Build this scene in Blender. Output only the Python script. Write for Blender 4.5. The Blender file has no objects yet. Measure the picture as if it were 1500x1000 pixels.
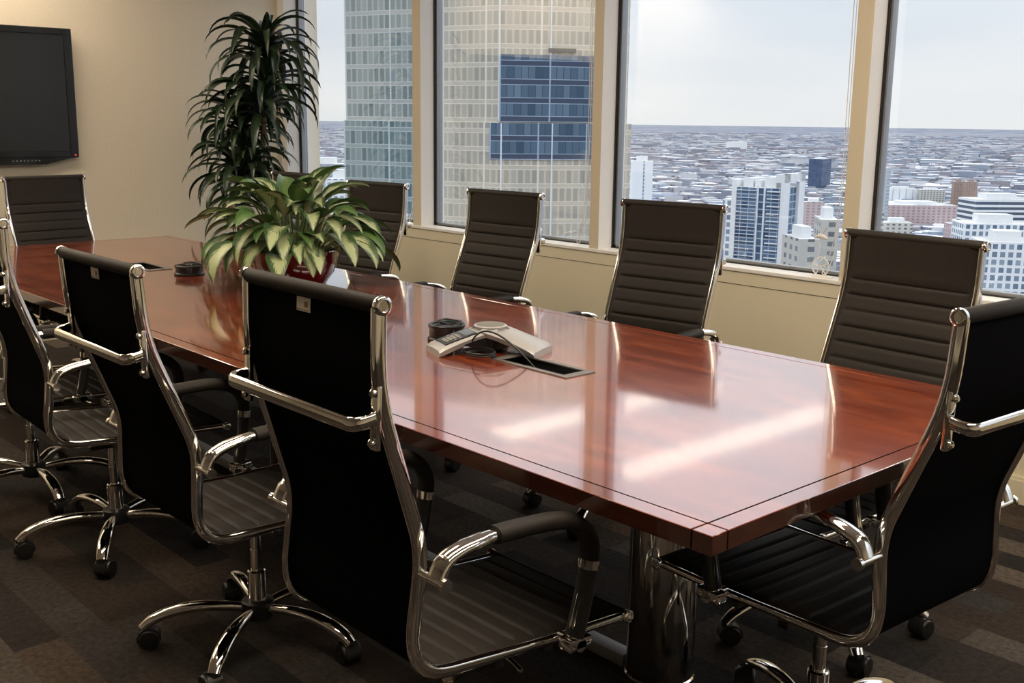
import bpy, bmesh, math, random
from mathutils import Vector, Matrix, Euler
random.seed(7)
SC = bpy.context.scene
COL = SC.collection
PI = math.pi
R_ = math.radians

# ------------------------------------------------------------------ camera
EYE = Vector((0, 0, 1.42))
F_PX = 1589.57
RIGHT = Vector((0.671116, 0.741259, 0.011818))
UP = Vector((-0.156969, 0.1265, 0.979468))
FWD = Vector((-0.724544, 0.659192, -0.201251))
cam = bpy.data.cameras.new('camera')
cam.sensor_width = 36.0
cam.lens = F_PX / 1500 * 36
cam.clip_start = 0.05
cam.clip_end = 60000
camo = bpy.data.objects.new('camera', cam)
COL.objects.link(camo)
M = Matrix.Identity(4)
for i in range(3):
    M[i][0], M[i][1], M[i][2], M[i][3] = RIGHT[i], UP[i], -FWD[i], EYE[i]
camo.matrix_world = M
SC.camera = camo

def ray(u, v):
    """direction through a pixel of the photograph (1500x1000)"""
    return RIGHT * ((u - 750) / F_PX) - UP * ((v - 500) / F_PX) + FWD

def far_pt(u, dist):
    """ground-plan point at a horizontal distance in the bearing of pixel column u at the horizon"""
    d = ray(u, 180)
    h = math.hypot(d.x, d.y)
    return Vector((d.x / h * dist, d.y / h * dist))

def height_at(u, v, dist):
    d = ray(u, v)
    return EYE.z + d.z / math.hypot(d.x, d.y) * dist

# ------------------------------------------------------------------ colour management
SC.view_settings.view_transform = 'Standard'
SC.view_settings.look = 'None'
SC.view_settings.gamma = 1
SC.view_settings.use_curve_mapping = False
SC.view_settings.exposure = 0.0

# ------------------------------------------------------------------ sky
SKY_STRENGTH = 1.12
w = bpy.data.worlds.new('overcast_sky')
SC.world = w
w.use_nodes = True
nt = w.node_tree
nt.nodes.clear()
tc = nt.nodes.new('ShaderNodeTexCoord')
mp = nt.nodes.new('ShaderNodeMapping'); mp.inputs['Scale'].default_value = (1, 1, 5)
nz = nt.nodes.new('ShaderNodeTexNoise'); nz.inputs['Scale'].default_value = 2.2; nz.inputs['Detail'].default_value = 5
rp = nt.nodes.new('ShaderNodeValToRGB')
rp.color_ramp.elements[0].position = 0.32; rp.color_ramp.elements[0].color = (0.85, 0.90, 0.97, 1)
rp.color_ramp.elements[1].position = 0.62; rp.color_ramp.elements[1].color = (0.98, 1.0, 1.03, 1)
sx = nt.nodes.new('ShaderNodeSeparateXYZ')
r2 = nt.nodes.new('ShaderNodeValToRGB')
r2.color_ramp.elements[0].position = 0.0; r2.color_ramp.elements[0].color = (0.92, 0.90, 0.875, 1)
r2.color_ramp.elements[1].position = 0.12; r2.color_ramp.elements[1].color = (0.83, 0.86, 0.90, 1)
_q = r2.color_ramp.elements.new(0.45); _q.color = (1.7, 1.7, 1.72, 1)
mx = nt.nodes.new('ShaderNodeMix'); mx.data_type = 'RGBA'; mx.blend_type = 'MULTIPLY'; mx.inputs[0].default_value = 1
bg = nt.nodes.new('ShaderNodeBackground'); bg.inputs['Strength'].default_value = SKY_STRENGTH
wo = nt.nodes.new('ShaderNodeOutputWorld')
L = nt.links.new
L(tc.outputs['Generated'], mp.inputs['Vector']); L(mp.outputs[0], nz.inputs['Vector'])
L(nz.outputs['Fac'], rp.inputs[0]); L(tc.outputs['Generated'], sx.inputs[0]); L(sx.outputs['Z'], r2.inputs[0])
L(rp.outputs[0], mx.inputs[6]); L(r2.outputs[0], mx.inputs[7]); L(mx.outputs[2], bg.inputs[0]); L(bg.outputs[0], wo.inputs[0])

# strengths of the ceiling lamps (built with their fixtures below)
LAMP = 23.0
WARM = (1.0, 0.85, 0.66)

# ------------------------------------------------------------------ materials
def mat(name, col=(0.8, 0.8, 0.8), rough=0.5, metal=0.0, coat=0.0, spec=0.5, coat_rough=0.03):
    m = bpy.data.materials.new(name); m.use_nodes = True
    b = m.node_tree.nodes['Principled BSDF']
    b.inputs['Base Color'].default_value = (*col, 1)
    b.inputs['Roughness'].default_value = rough
    b.inputs['Metallic'].default_value = metal
    b.inputs['Coat Weight'].default_value = coat
    b.inputs['Coat Roughness'].default_value = coat_rough
    b.inputs['Specular IOR Level'].default_value = spec
    return m

def N(m, kind, **kw):
    n = m.node_tree.nodes.new(kind)
    for k, v in kw.items():
        if hasattr(n, k): setattr(n, k, v)
        else: n.inputs[k].default_value = v
    return n

def LK(m, a, b): m.node_tree.links.new(a, b)

def noise_tint(m, c0, c1, scale=5, detail=4, stretch=(1, 1, 1), coord='Object', p0=.35, p1=.65, bump=0.0, bdist=.002):
    b = m.node_tree.nodes['Principled BSDF']
    t = N(m, 'ShaderNodeTexCoord'); mp_ = N(m, 'ShaderNodeMapping'); mp_.inputs['Scale'].default_value = stretch
    n = N(m, 'ShaderNodeTexNoise'); n.inputs['Scale'].default_value = scale; n.inputs['Detail'].default_value = detail
    r = N(m, 'ShaderNodeValToRGB')
    r.color_ramp.elements[0].position = p0; r.color_ramp.elements[0].color = (*c0, 1)
    r.color_ramp.elements[1].position = p1; r.color_ramp.elements[1].color = (*c1, 1)
    LK(m, t.outputs[coord], mp_.inputs[0]); LK(m, mp_.outputs[0], n.inputs['Vector']); LK(m, n.outputs['Fac'], r.inputs[0])
    LK(m, r.outputs[0], b.inputs['Base Color'])
    if bump:
        bp = N(m, 'ShaderNodeBump'); bp.inputs['Strength'].default_value = bump; bp.inputs['Distance'].default_value = bdist
        LK(m, n.outputs['Fac'], bp.inputs['Height']); LK(m, bp.outputs[0], b.inputs['Normal'])
    return r

M_wall = mat('cream_wall_paint', (0.68, 0.60, 0.46), .75); noise_tint(M_wall, (.77, .685, .54), (.80, .71, .56), 60, 3, bump=.08, bdist=.001)
M_panel = mat('cream_panel_paint', (0.72, 0.655, 0.49), .5)
M_white = mat('off_white_paint', (0.84, 0.81, 0.76), .45)
M_ceiling = mat('ceiling_tile', (0.78, 0.75, 0.68), .9); noise_tint(M_ceiling, (.70, .67, .60), (.80, .77, .70), 90, 3)
M_gasket = mat('black_gasket', (0.008, 0.008, 0.009), .4)
M_alu = mat('grey_aluminium', (0.30, 0.31, 0.32), .4, .5)
M_gap = mat('joint_shadow_gap', (0.10, 0.085, 0.05), .8)
M_chrome = mat('chrome', (0.86, 0.84, 0.80), .07, 1.0)
M_blackpl = mat('black_plastic', (0.012, 0.012, 0.012), .38)
M_matte = mat('matte_black', (0.006, 0.006, 0.007), .6)
M_leather = mat('charcoal_brown_leatherette', (0.035, 0.028, 0.022), .58, spec=.22); noise_tint(M_leather, (.014, .0112, .009), (.021, .017, .0135), 300, 2, bump=.1, bdist=.0006)
M_mesh = mat('black_back_fabric', (0.0016, 0.0016, 0.0026), .9, spec=.05)
M_tag = mat('tag_paper', (0.88, 0.82, 0.68), .6)
M_tagmark = mat('tag_mark', (0.36, 0.20, 0.07), .6)
M_grey = mat('grey_metal', (0.30, 0.30, 0.30), .45, .3)
M_boxframe = mat('brushed_grey_frame', (0.22, 0.20, 0.18), .4, .6)
M_dark = mat('dark_cavity', (0.004, 0.004, 0.004), .6)
M_pot = mat('red_glazed_pot', (0.11, 0.002, 0.005), .12, coat=.6)
M_soil = mat('potting_soil', (0.02, 0.013, 0.008), .95); noise_tint(M_soil, (.010, .007, .004), (.05, .03, .02), 40, 5, bump=.8, bdist=.01)
M_cane = mat('plant_cane', (0.10, 0.075, 0.045), .8); noise_tint(M_cane, (.06, .045, .025), (.15, .12, .07), 20, 3, (1, 1, 8), bump=.5, bdist=.004)
M_fill_bulb = bpy.data.materials.new('lamp_and_fill_diffuser'); M_fill_bulb.use_nodes = True
_n = M_fill_bulb.node_tree; _n.nodes.clear(); _e = _n.nodes.new('ShaderNodeEmission'); _o = _n.nodes.new('ShaderNodeOutputMaterial')
_e.inputs[0].default_value = (*WARM, 1); _e.inputs[1].default_value = LAMP; _n.links.new(_e.outputs[0], _o.inputs[0])

M_bulb_dim = M_fill_bulb.copy(); M_bulb_dim.node_tree.nodes['Emission'].inputs[1].default_value = LAMP * .6

# mahogany
def wood(name='polished_mahogany', k=1.0):
    m = mat(name, (.2, .05, .02), .22, coat=1.0, coat_rough=.06)
    b = m.node_tree.nodes['Principled BSDF']
    b.inputs['Coat IOR'].default_value = 2.25; b.inputs['IOR'].default_value = 1.4
    t = N(m, 'ShaderNodeTexCoord')
    mp1 = N(m, 'ShaderNodeMapping'); mp1.inputs['Scale'].default_value = (2.2, 9, 4)
    n1 = N(m, 'ShaderNodeTexNoise'); n1.inputs['Scale'].default_value = 1.6; n1.inputs['Detail'].default_value = 6; n1.inputs['Distortion'].default_value = .7
    mp2 = N(m, 'ShaderNodeMapping'); mp2.inputs['Scale'].default_value = (6, 90, 40)
    n2 = N(m, 'ShaderNodeTexNoise'); n2.inputs['Scale'].default_value = 1.5; n2.inputs['Detail'].default_value = 3
    r = N(m, 'ShaderNodeValToRGB')
    r.color_ramp.elements[0].position = .30; r.color_ramp.elements[0].color = (0.105 * k, 0.014 * k, 0.006 * k, 1)
    r.color_ramp.elements[1].position = .72; r.color_ramp.elements[1].color = (0.44 * k, 0.100 * k, 0.028 * k, 1)
    e = r.color_ramp.elements.new(.5); e.color = (0.24 * k, 0.042 * k, 0.014 * k, 1)
    mxn = N(m, 'ShaderNodeMix'); mxn.data_type = 'FLOAT'; mxn.inputs[0].default_value = .3
    LK(m, t.outputs['Object'], mp1.inputs[0]); LK(m, t.outputs['Object'], mp2.inputs[0])
    LK(m, mp1.outputs[0], n1.inputs['Vector']); LK(m, mp2.outputs[0], n2.inputs['Vector'])
    LK(m, n1.outputs['Fac'], mxn.inputs[2]); LK(m, n2.outputs['Fac'], mxn.inputs[3])
    LK(m, mxn.outputs[0], r.inputs[0]); LK(m, r.outputs[0], b.inputs['Base Color'])
    return m
M_wood = wood(k=.85); M_edge_shade = wood('shaded_mahogany_edge', .22)  # edge wood darkened to carry the weak light on the side faces

# carpet planks
def carpet():
    m = mat('plank_carpet', (.04, .035, .03), .95, spec=.15)
    b = m.node_tree.nodes['Principled BSDF']
    t = N(m, 'ShaderNodeTexCoord'); mp_ = N(m, 'ShaderNodeMapping')
    mp_.inputs['Location'].default_value = (.13, .05, 0)
    br = N(m, 'ShaderNodeTexBrick')
    br.offset = .37; br.squash = 1.0
    br.inputs['Scale'].default_value = 1; br.inputs['Mortar Size'].default_value = 0
    br.inputs['Brick Width'].default_value = .55; br.inputs['Row Height'].default_value = .125
    br.inputs['Color1'].default_value = (0, 0, 0, 1); br.inputs['Color2'].default_value = (1, 1, 1, 1)
    rr = N(m, 'ShaderNodeValToRGB')
    els = rr.color_ramp.elements
    els[0].position = 0; els[0].color = (.010, .0095, .0095, 1)
    els[1].position = 1; els[1].color = (.105, .088, .070, 1)
    for p_, c_ in ((.25, (.024, .022, .021)), (.5, (.036, .027, .022)), (.68, (.060, .046, .035)), (.85, (.040, .038, .037))):
        e = els.new(p_); e.color = (*c_, 1)
    br2 = N(m, 'ShaderNodeTexBrick'); br2.offset = .5
    br2.inputs['Scale'].default_value = 1; br2.inputs['Mortar Size'].default_value = 0
    br2.inputs['Brick Width'].default_value = 1.1; br2.inputs['Row Height'].default_value = .5
    br2.inputs['Color1'].default_value = (.72, .70, .70, 1); br2.inputs['Color2'].default_value = (1.25, 1.2, 1.15, 1)
    nz_ = N(m, 'ShaderNodeTexNoise'); nz_.inputs['Scale'].default_value = 55; nz_.inputs['Detail'].default_value = 4; nz_.inputs['Roughness'].default_value = .7
    rn = N(m, 'ShaderNodeValToRGB'); rn.color_ramp.elements[0].position = .3; rn.color_ramp.elements[0].color = (.55, .55, .55, 1)
    rn.color_ramp.elements[1].position = .75; rn.color_ramp.elements[1].color = (1.5, 1.45, 1.4, 1)
    m1 = N(m, 'ShaderNodeMix'); m1.data_type = 'RGBA'; m1.blend_type = 'MULTIPLY'; m1.inputs[0].default_value = 1
    m2 = N(m, 'ShaderNodeMix'); m2.data_type = 'RGBA'; m2.blend_type = 'MULTIPLY'; m2.inputs[0].default_value = 1
    LK(m, t.outputs['Object'], mp_.inputs[0]); LK(m, mp_.outputs[0], br.inputs['Vector']); LK(m, mp_.outputs[0], br2.inputs['Vector'])
    LK(m, t.outputs['Object'], nz_.inputs['Vector'])
    LK(m, br.outputs['Color'], rr.inputs[0]); LK(m, rr.outputs[0], m1.inputs[6]); LK(m, br2.outputs['Color'], m1.inputs[7])
    LK(m, nz_.outputs['Fac'], rn.inputs[0]); LK(m, m1.outputs[2], m2.inputs[6]); LK(m, rn.outputs[0], m2.inputs[7])
    LK(m, m2.outputs[2], b.inputs['Base Color'])
    n3 = N(m, 'ShaderNodeTexNoise'); n3.inputs['Scale'].default_value = 260
    LK(m, t.outputs['Object'], n3.inputs['Vector'])
    bp = N(m, 'ShaderNodeBump'); bp.inputs['Strength'].default_value = .6; bp.inputs['Distance'].default_value = .004
    LK(m, n3.outputs['Fac'], bp.inputs['Height']); LK(m, bp.outputs[0], b.inputs['Normal'])
    return m
M_carpet = carpet()

def glass_mat(name, tint=(.975, .985, .985), f=1.0):
    m = bpy.data.materials.new(name); m.use_nodes = True
    n = m.node_tree; n.nodes.clear()
    tr = n.nodes.new('ShaderNodeBsdfTransparent'); tr.inputs[0].default_value = (*tint, 1)
    gl = n.nodes.new('ShaderNodeBsdfGlossy'); gl.inputs['Roughness'].default_value = 0.0; gl.inputs['Color'].default_value = (1, 1, 1, 1)
    fr = n.nodes.new('ShaderNodeFresnel')
    ge = n.nodes.new('ShaderNodeNewGeometry'); mr = n.nodes.new('ShaderNodeMapRange')   # same air-to-glass index on both faces of the pane
    mr.inputs['To Min'].default_value = 1.5; mr.inputs['To Max'].default_value = 1 / 1.5
    n.links.new(ge.outputs['Backfacing'], mr.inputs['Value']); n.links.new(mr.outputs[0], fr.inputs['IOR'])
    ma = n.nodes.new('ShaderNodeMath'); ma.operation = 'MULTIPLY'; ma.inputs[1].default_value = f
    mx_ = n.nodes.new('ShaderNodeMixShader'); o = n.nodes.new('ShaderNodeOutputMaterial')
    n.links.new(fr.outputs[0], ma.inputs[0]); n.links.new(ma.outputs[0], mx_.inputs[0])
    n.links.new(tr.outputs[0], mx_.inputs[1]); n.links.new(gl.outputs[0], mx_.inputs[2]); n.links.new(mx_.outputs[0], o.inputs[0])
    return m
M_glass = glass_mat('window_glass', f=1.3)

# ------------------------------------------------------------------ mesh helpers
def link(name, bm, mats, parent=None, smooth=True, bevel=None, angle=40):
    me = bpy.data.meshes.new(name)
    bmesh.ops.recalc_face_normals(bm, faces=bm.faces) if not getattr(bm, '_keep', False) else None
    bm.to_mesh(me); bm.free()
    if not isinstance(mats, (list, tuple)): mats = [mats]
    for m in mats: me.materials.append(m)
    if smooth:
        for p in me.polygons: p.use_smooth = True
        try: me.set_sharp_from_angle(angle=R_(angle))
        except Exception: pass
    o = bpy.data.objects.new(name, me); COL.objects.link(o)
    if parent: o.parent = parent
    return o

def tag(o, label=None, cat=None, group=None, kind=None):
    if label: o['label'] = label
    if cat: o['category'] = cat
    if group: o['group'] = group
    if kind: o['kind'] = kind
    return o

def empty(name, loc, rz=0, label=None, cat=None, group=None):
    o = bpy.data.objects.new(name, None); COL.objects.link(o)
    o.empty_display_size = .1
    o.location = loc; o.rotation_euler = (0, 0, rz)
    return tag(o, label, cat, group)

def box(bm, x0, x1, y0, y1, z0, z1, bev=0, mi=0, seg=2):
    vs = [bm.verts.new((x, y, z)) for x in (x0, x1) for y in (y0, y1) for z in (z0, z1)]
    idx = [(0, 1, 3, 2), (4, 6, 7, 5), (0, 4, 5, 1), (2, 3, 7, 6), (0, 2, 6, 4), (1, 5, 7, 3)]
    fs = []
    for f in idx:
        fc = bm.faces.new([vs[i] for i in f]); fc.material_index = mi; fs.append(fc)
    if bev:
        es = list({e for f in fs for e in f.edges})
        r = bmesh.ops.bevel(bm, geom=es, offset=bev, segments=seg, affect='EDGES', profile=.6)
        for f in r['faces']: f.material_index = mi
    return vs

def ring_tube(bm, rings, cap=True, mi=0):
    vr = [[bm.verts.new(p) for p in r] for r in rings]
    n = len(vr[0])
    for a, b in zip(vr, vr[1:]):
        for i in range(n):
            f = bm.faces.new((a[i], a[(i + 1) % n], b[(i + 1) % n], b[i])); f.material_index = mi
    if cap:
        for r in (vr[0], vr[-1]):
            f = bm.faces.new(r); f.material_index = mi
    return vr

def round_path(pts, rads, n=6):
    pts = [Vector(p) for p in pts]
    if not isinstance(rads, (list, tuple)): rads = [rads] * len(pts)
    out = [pts[0]]
    for i in range(1, len(pts) - 1):
        a, b, c = pts[i - 1], pts[i], pts[i + 1]
        r = min(rads[i], (a - b).length * .49, (c - b).length * .49)
        p0 = b + (a - b).normalized() * r; p1 = b + (c - b).normalized() * r
        for k in range(n + 1):
            t = k / n
            out.append(p0 * (1 - t) ** 2 + b * 2 * t * (1 - t) + p1 * t * t)
    out.append(pts[-1])
    return out

def sweep(bm, pts, a, b, side=None, seg=12, mi=0, cap=True, power=2.0):
    """elliptic / super-elliptic tube; a = half width along side, b = half width along normal; a, b numbers or lists"""
    pts = [Vector(p) for p in pts]
    n = len(pts)
    rings = []
    prev = None
    for i, p in enumerate(pts):
        t = (pts[min(i + 1, n - 1)] - pts[max(i - 1, 0)]).normalized()
        if side is not None:
            s = Vector(side); s = (s - t * s.dot(t)).normalized()
        else:
            if prev is None:
                ref = Vector((0, 0, 1)) if abs(t.z) < .9 else Vector((1, 0, 0))
                s = t.cross(ref).normalized()
            else:
                s = (prev - t * prev.dot(t)).normalized()
            prev = s
        nn = s.cross(t).normalized()
        aa = a[i] if isinstance(a, (list, tuple)) else a
        bb = b[i] if isinstance(b, (list, tuple)) else b
        rg = []
        for k in range(seg):
            th = 2 * PI * k / seg
            c, d = math.cos(th), math.sin(th)
            e = 2.0 / power
            rg.append(p + s * aa * math.copysign(abs(c) ** e, c) + nn * bb * math.copysign(abs(d) ** e, d))
        rings.append(rg)
    ring_tube(bm, rings, cap, mi)

def lathe(bm, prof, origin=(0, 0, 0), axis='Z', seg=24, mi=0, cap=True):
    o = Vector(origin); rings = []
    for r, h in prof:
        rg = []
        for k in range(seg):
            th = 2 * PI * k / seg
            c, s = r * math.cos(th), r * math.sin(th)
            if axis == 'Z': v = Vector((c, s, h))
            elif axis == 'X': v = Vector((h, c, s))
            else: v = Vector((s, h, c))
            rg.append(o + v)
        rings.append(rg)
    ring_tube(bm, rings, cap, mi)

def struct(name, bm, m, parent=None, smooth=False):
    o = link(name, bm, m, parent, smooth)
    if parent is None: o['kind'] = 'structure'
    return o

# ------------------------------------------------------------------ room shell
XW, YW, ZC = -7.0, 4.10, 2.75       # left wall, window wall, ceiling
X1, Y0 = 3.2, -2.6
YG = 4.222                          # glass plane
SILL = .765
MULL = [(-5.435, -5.354), (-3.917, -3.852), (-2.450, -2.377), (-.965, -.89), (.53, .605), (2.02, 2.095)]
HEAD = 2.52

bm = bmesh.new(); box(bm, XW - .2, X1 + .2, Y0 - .2, YG + .2, -.12, 0); struct('floor', bm, M_carpet)
bm = bmesh.new(); box(bm, XW - .2, X1 + .2, Y0 - .2, YG + .2, ZC, ZC + .12); struct('ceiling', bm, M_ceiling)
bm = bmesh.new(); box(bm, XW - .15, XW, Y0, YG + .2, 0, ZC); struct('wall_left', bm, M_wall)
bm = bmesh.new(); box(bm, X1, X1 + .15, Y0, YG + .2, 0, ZC); struct('wall_right', bm, M_wall)
bm = bmesh.new(); box(bm, XW, X1, Y0 - .15, Y0, 0, ZC); struct('wall_back', bm, mat('taupe_wall_paint', (.26, .22, .17), .7))
# window wall: lower panelling, head, corner pier
bm = bmesh.new()
box(bm, XW, X1, YW, YG + .1, 0, .682); box(bm, XW, X1, YW + .004, YG + .1, .682, .686, mi=1)
box(bm, XW, X1, YW - .004, YW + .01, .686, .745)
box(bm, XW, X1, YW, YG + .1, .686, .745)
struct('wall_window', bm, [M_panel, M_gap])
bm = bmesh.new(); box(bm, XW, X1, YW, YG + .1, HEAD, ZC); struct('trim_head', bm, M_panel)
bm = bmesh.new(); box(bm, XW, X1, YW - .012, YG - .024, .745, .762, .003); struct('trim_sill', bm, M_white)
bm = bmesh.new(); box(bm, XW, X1, YW - .016, YW, 0, .095, .003); box(bm, XW, X1, YW - .010, YW, .095, .108, .002); struct('baseboard_window', bm, M_panel)
bm = bmesh.new(); box(bm, XW, XW + .014, Y0, YW - .016, 0, .10, .003); struct('baseboard_left', bm, M_panel)
bm = bmesh.new(); box(bm, XW + .014, X1 - .014, Y0, Y0 + .014, 0, .10, .003); struct('baseboard_back', bm, M_panel)

M_tan = mat('tan_mullion_paint', (0.68, 0.60, 0.45), .45)
piers = [(XW, -6.92)] + MULL + [(X1 - .1, X1)]
for i, (a, b) in enumerate(piers):
    bm = bmesh.new()
    box(bm, a, b, YW, YG - .022, .762, HEAD); box(bm, a, b, YG - .021, YG + .06, .762, HEAD)
    for f in bm.faces:
        if f.calc_center_median().y < YW + .001 and i: f.material_index = 1
    struct('trim_%d' % (i + 1), bm, [M_white, M_tan])
for i in range(len(piers) - 1):
    a, b = piers[i][1], piers[i + 1][0]
    bm = bmesh.new()
    # black gasket, then a slim aluminium bead round the pane
    t0 = .009; y0 = YG - .022
    for (x0, x1, z0, z1) in ((a, a + t0, .762, HEAD), (b - t0, b, .762, HEAD), (a, b, .762, .762 + .006), (a, b, HEAD - t0, HEAD)):
        box(bm, x0, x1, y0, YG + .04, z0, z1)
    t1 = .019; y1 = YG - .010
    for (x0, x1, z0, z1) in ((a + t0, a + t1, .768, HEAD - t0), (b - t1, b - t0, .768, HEAD - t0), (a + t0, b - t0, .768, .780), (a + t0, b - t0, HEAD - t1, HEAD - t0)):
        box(bm, x0, x1, y1, YG + .03, z0, z1, mi=1)
    wf = struct('window_%d' % (i + 1), bm, [M_gasket, M_alu])
    bm = bmesh.new(); box(bm, a + t1, b - t1, YG, YG + .006, .780, HEAD - t1)
    g = link('glass_pane', bm, M_glass, wf, smooth=False)

# ------------------------------------------------------------------ ceiling lamps: linear fixtures, inferred at the left, added for fill elsewhere
def linear_lamp(x, y0, y1, wd, label, mb):
    t = empty('linear_ceiling_or_fill_lamp', (x, (y0 + y1) / 2, ZC), 0, label, 'ceiling lamp', 'linear lamps in the ceiling, partly added for fill')
    h = (y1 - y0) / 2
    bm = bmesh.new(); box(bm, -wd - .012, wd + .012, -h - .01, h + .01, -.03, -.001, .003); link('housing', bm, M_white, t)
    bm = bmesh.new(); box(bm, -wd, wd, -h, h, -.034, -.0301); link('diffuser', bm, mb, t, smooth=False)
for x, y0, y1, wd in ((-6.68, -.45, 2.5, .16), (-5.30, -.45, 2.5, .16), (-3.0, .5, 2.0, .13), (-1.5, .5, 3.5, .13), (0.3, .5, 3.0, .13)):  # leftmost pair read off the table streaks; the rest are added fill
    linear_lamp(x, y0, y1, wd, 'long linear ceiling lamp glowing warm white overhead, inferred at the left, added fill elsewhere', M_bulb_dim if x < -5 else M_fill_bulb)

# ------------------------------------------------------------------ conference table
TX0, TX1, TY0, TY1, TZ, TH = -5.915, -1.038, 1.402, 2.722, .74, .037
table = empty('conference_table', ((TX0 + TX1) / 2, (TY0 + TY1) / 2, 0), 0,
              'long polished mahogany conference table with dark inlaid border lines', 'table')
cx, cy = (TX0 + TX1) / 2, (TY0 + TY1) / 2
hx, hy = (TX1 - TX0) / 2, (TY1 - TY0) / 2
B = .044; G = .0032
bm = bmesh.new()
xs = [(-hx, -hx + B - G / 2), (-hx + B + G / 2, hx - B - G / 2), (hx - B + G / 2, hx)]
ys = [(-hy, -hy + B - G / 2), (-hy + B + G / 2, hy - B - G / 2), (hy - B + G / 2, hy)]
# hatch openings cut out of the centre panel
HX = [(-4.905 - cx, -4.600 - cx), (-2.300 - cx, -1.990 - cx)]
HY = (2.008 - cy, 2.122 - cy)
for i, (a, b) in enumerate(xs):
    for j, (c, d) in enumerate(ys):
        if i == 1 and j == 1:
            cuts = [a, HX[0][0], HX[0][1], HX[1][0], HX[1][1], b]
            for k in range(5):
                if k in (1, 3):
                    box(bm, cuts[k], cuts[k + 1], c, HY[0], TZ - TH, TZ); box(bm, cuts[k], cuts[k + 1], HY[1], d, TZ - TH, TZ)
                else:
                    box(bm, cuts[k], cuts[k + 1], c, d, TZ - TH, TZ)
        else:
            box(bm, a, b, c, d, TZ - TH, TZ, .0012, seg=1)
for f in bm.faces:
    if abs(f.normal.z) < .5 or f.normal.length < .1:
        f.normal_update()
        if abs(f.normal.z) < .5: f.material_index = 1
top = link('tabletop', bm, [M_wood, M_edge_shade], table, smooth=False)
bm = bmesh.new()
for (a, b, c, d) in ((-hx + .004, hx - .004, -hy + .004, HY[0]), (-hx + .004, hx - .004, HY[1], hy - .004),
                     (-hx + .004, HX[0][0], HY[0], HY[1]), (HX[0][1], HX[1][0], HY[0], HY[1]), (HX[1][1], hx - .004, HY[0], HY[1])):
    box(bm, a, b, c, d, TZ - TH + .002, TZ - .003)
box(bm, -hx + .25, hx - .25, -.18, .18, TZ - .10, TZ - TH)
link('underframe', bm, M_matte, table, smooth=False)
for lx in (-1.665, -3.48, -5.30):
    bm = bmesh.new()
    lathe(bm, [(.092, 0), (.092, .010), (.088, .014), (.088, TZ - .10)], (lx - cx, 2.05 - cy, 0), seg=40)
    link('pedestal_leg', bm, M_chrome, table)
bm = bmesh.new(); box(bm, -1.75 - cx - 3.5, -1.75 - cx, 2.0 - cy, 2.05 - cy, .0, .035, .006)
link('floor_rail', bm, M_grey, table)

# cable hatches: a rim and a sunken dark tray, each set in the tabletop
def hatch(x0, x1, y0, y1, label, sockets):
    t = empty('cable_hatch', ((x0 + x1) / 2, (y0 + y1) / 2, TZ), 0, label, 'power box')
    a, b = (x1 - x0) / 2, (y1 - y0) / 2
    r = .016
    bm = bmesh.new()
    for q in ((-a, a, -b, -b + r), (-a, a, b - r, b), (-a, -a + r + .012, -b + r, b - r), (a - r - .012, a, -b + r, b - r)):
        box(bm, *q, -.001, .0035, .0008, seg=1)
    link('rim', bm, M_boxframe, t)
    bm = bmesh.new()
    i, j = a - .004, b - .004
    box(bm, -i, i, -j, j, -.062, -.058)
    for q in ((-i, i, -j, -j + .004), (-i, i, j - .004, j), (-i, -i + .004, -j, j), (i - .004, i, -j, j)): box(bm, *q, -.058, -.0012)
    link('tray', bm, M_dark, t, smooth=False)
    if sockets:
        bm = bmesh.new(); box(bm, .0, .035, .006, .030, -.030, -.022, .002); box(bm, .045, .075, .008, .028, -.030, -.024, .002); link('socket', bm, M_white, t)
        bm = bmesh.new(); box(bm, -.1, .10, .030, .036, -.058, -.02, .001); link('socket_plate', bm, M_blackpl, t)
hatch(-2.300, -1.990, 2.008, 2.122, 'grey framed cable hatch in the tabletop beside the conference phone', True)
hatch(-4.905, -4.600, 2.008, 2.122, 'grey framed cable hatch in the tabletop at the far end of the table', False)

# ------------------------------------------------------------------ office chairs
HW = .21
PROF = [(-.356, 1.082), (-.352, .932), (-.247, .642), (-.268, .405), (.119, .388), (.306, .384)]
PR = [0, .10, .05, .10, .2, 0]
side2d = round_path([(0, y, z) for y, z in PROF], PR, 8)

def arc_resample(pts, step):
    L_ = [0]
    for a, b in zip(pts, pts[1:]): L_.append(L_[-1] + (b - a).length)
    n = max(2, int(round(L_[-1] / step))); out = []
    j = 0
    for i in range(n + 1):
        s = L_[-1] * i / n
        while j < len(pts) - 2 and L_[j + 1] < s: j += 1
        f = (s - L_[j]) / max(1e-9, L_[j + 1] - L_[j])
        out.append(pts[j].lerp(pts[j + 1], f))
    return out, L_[-1]

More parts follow.
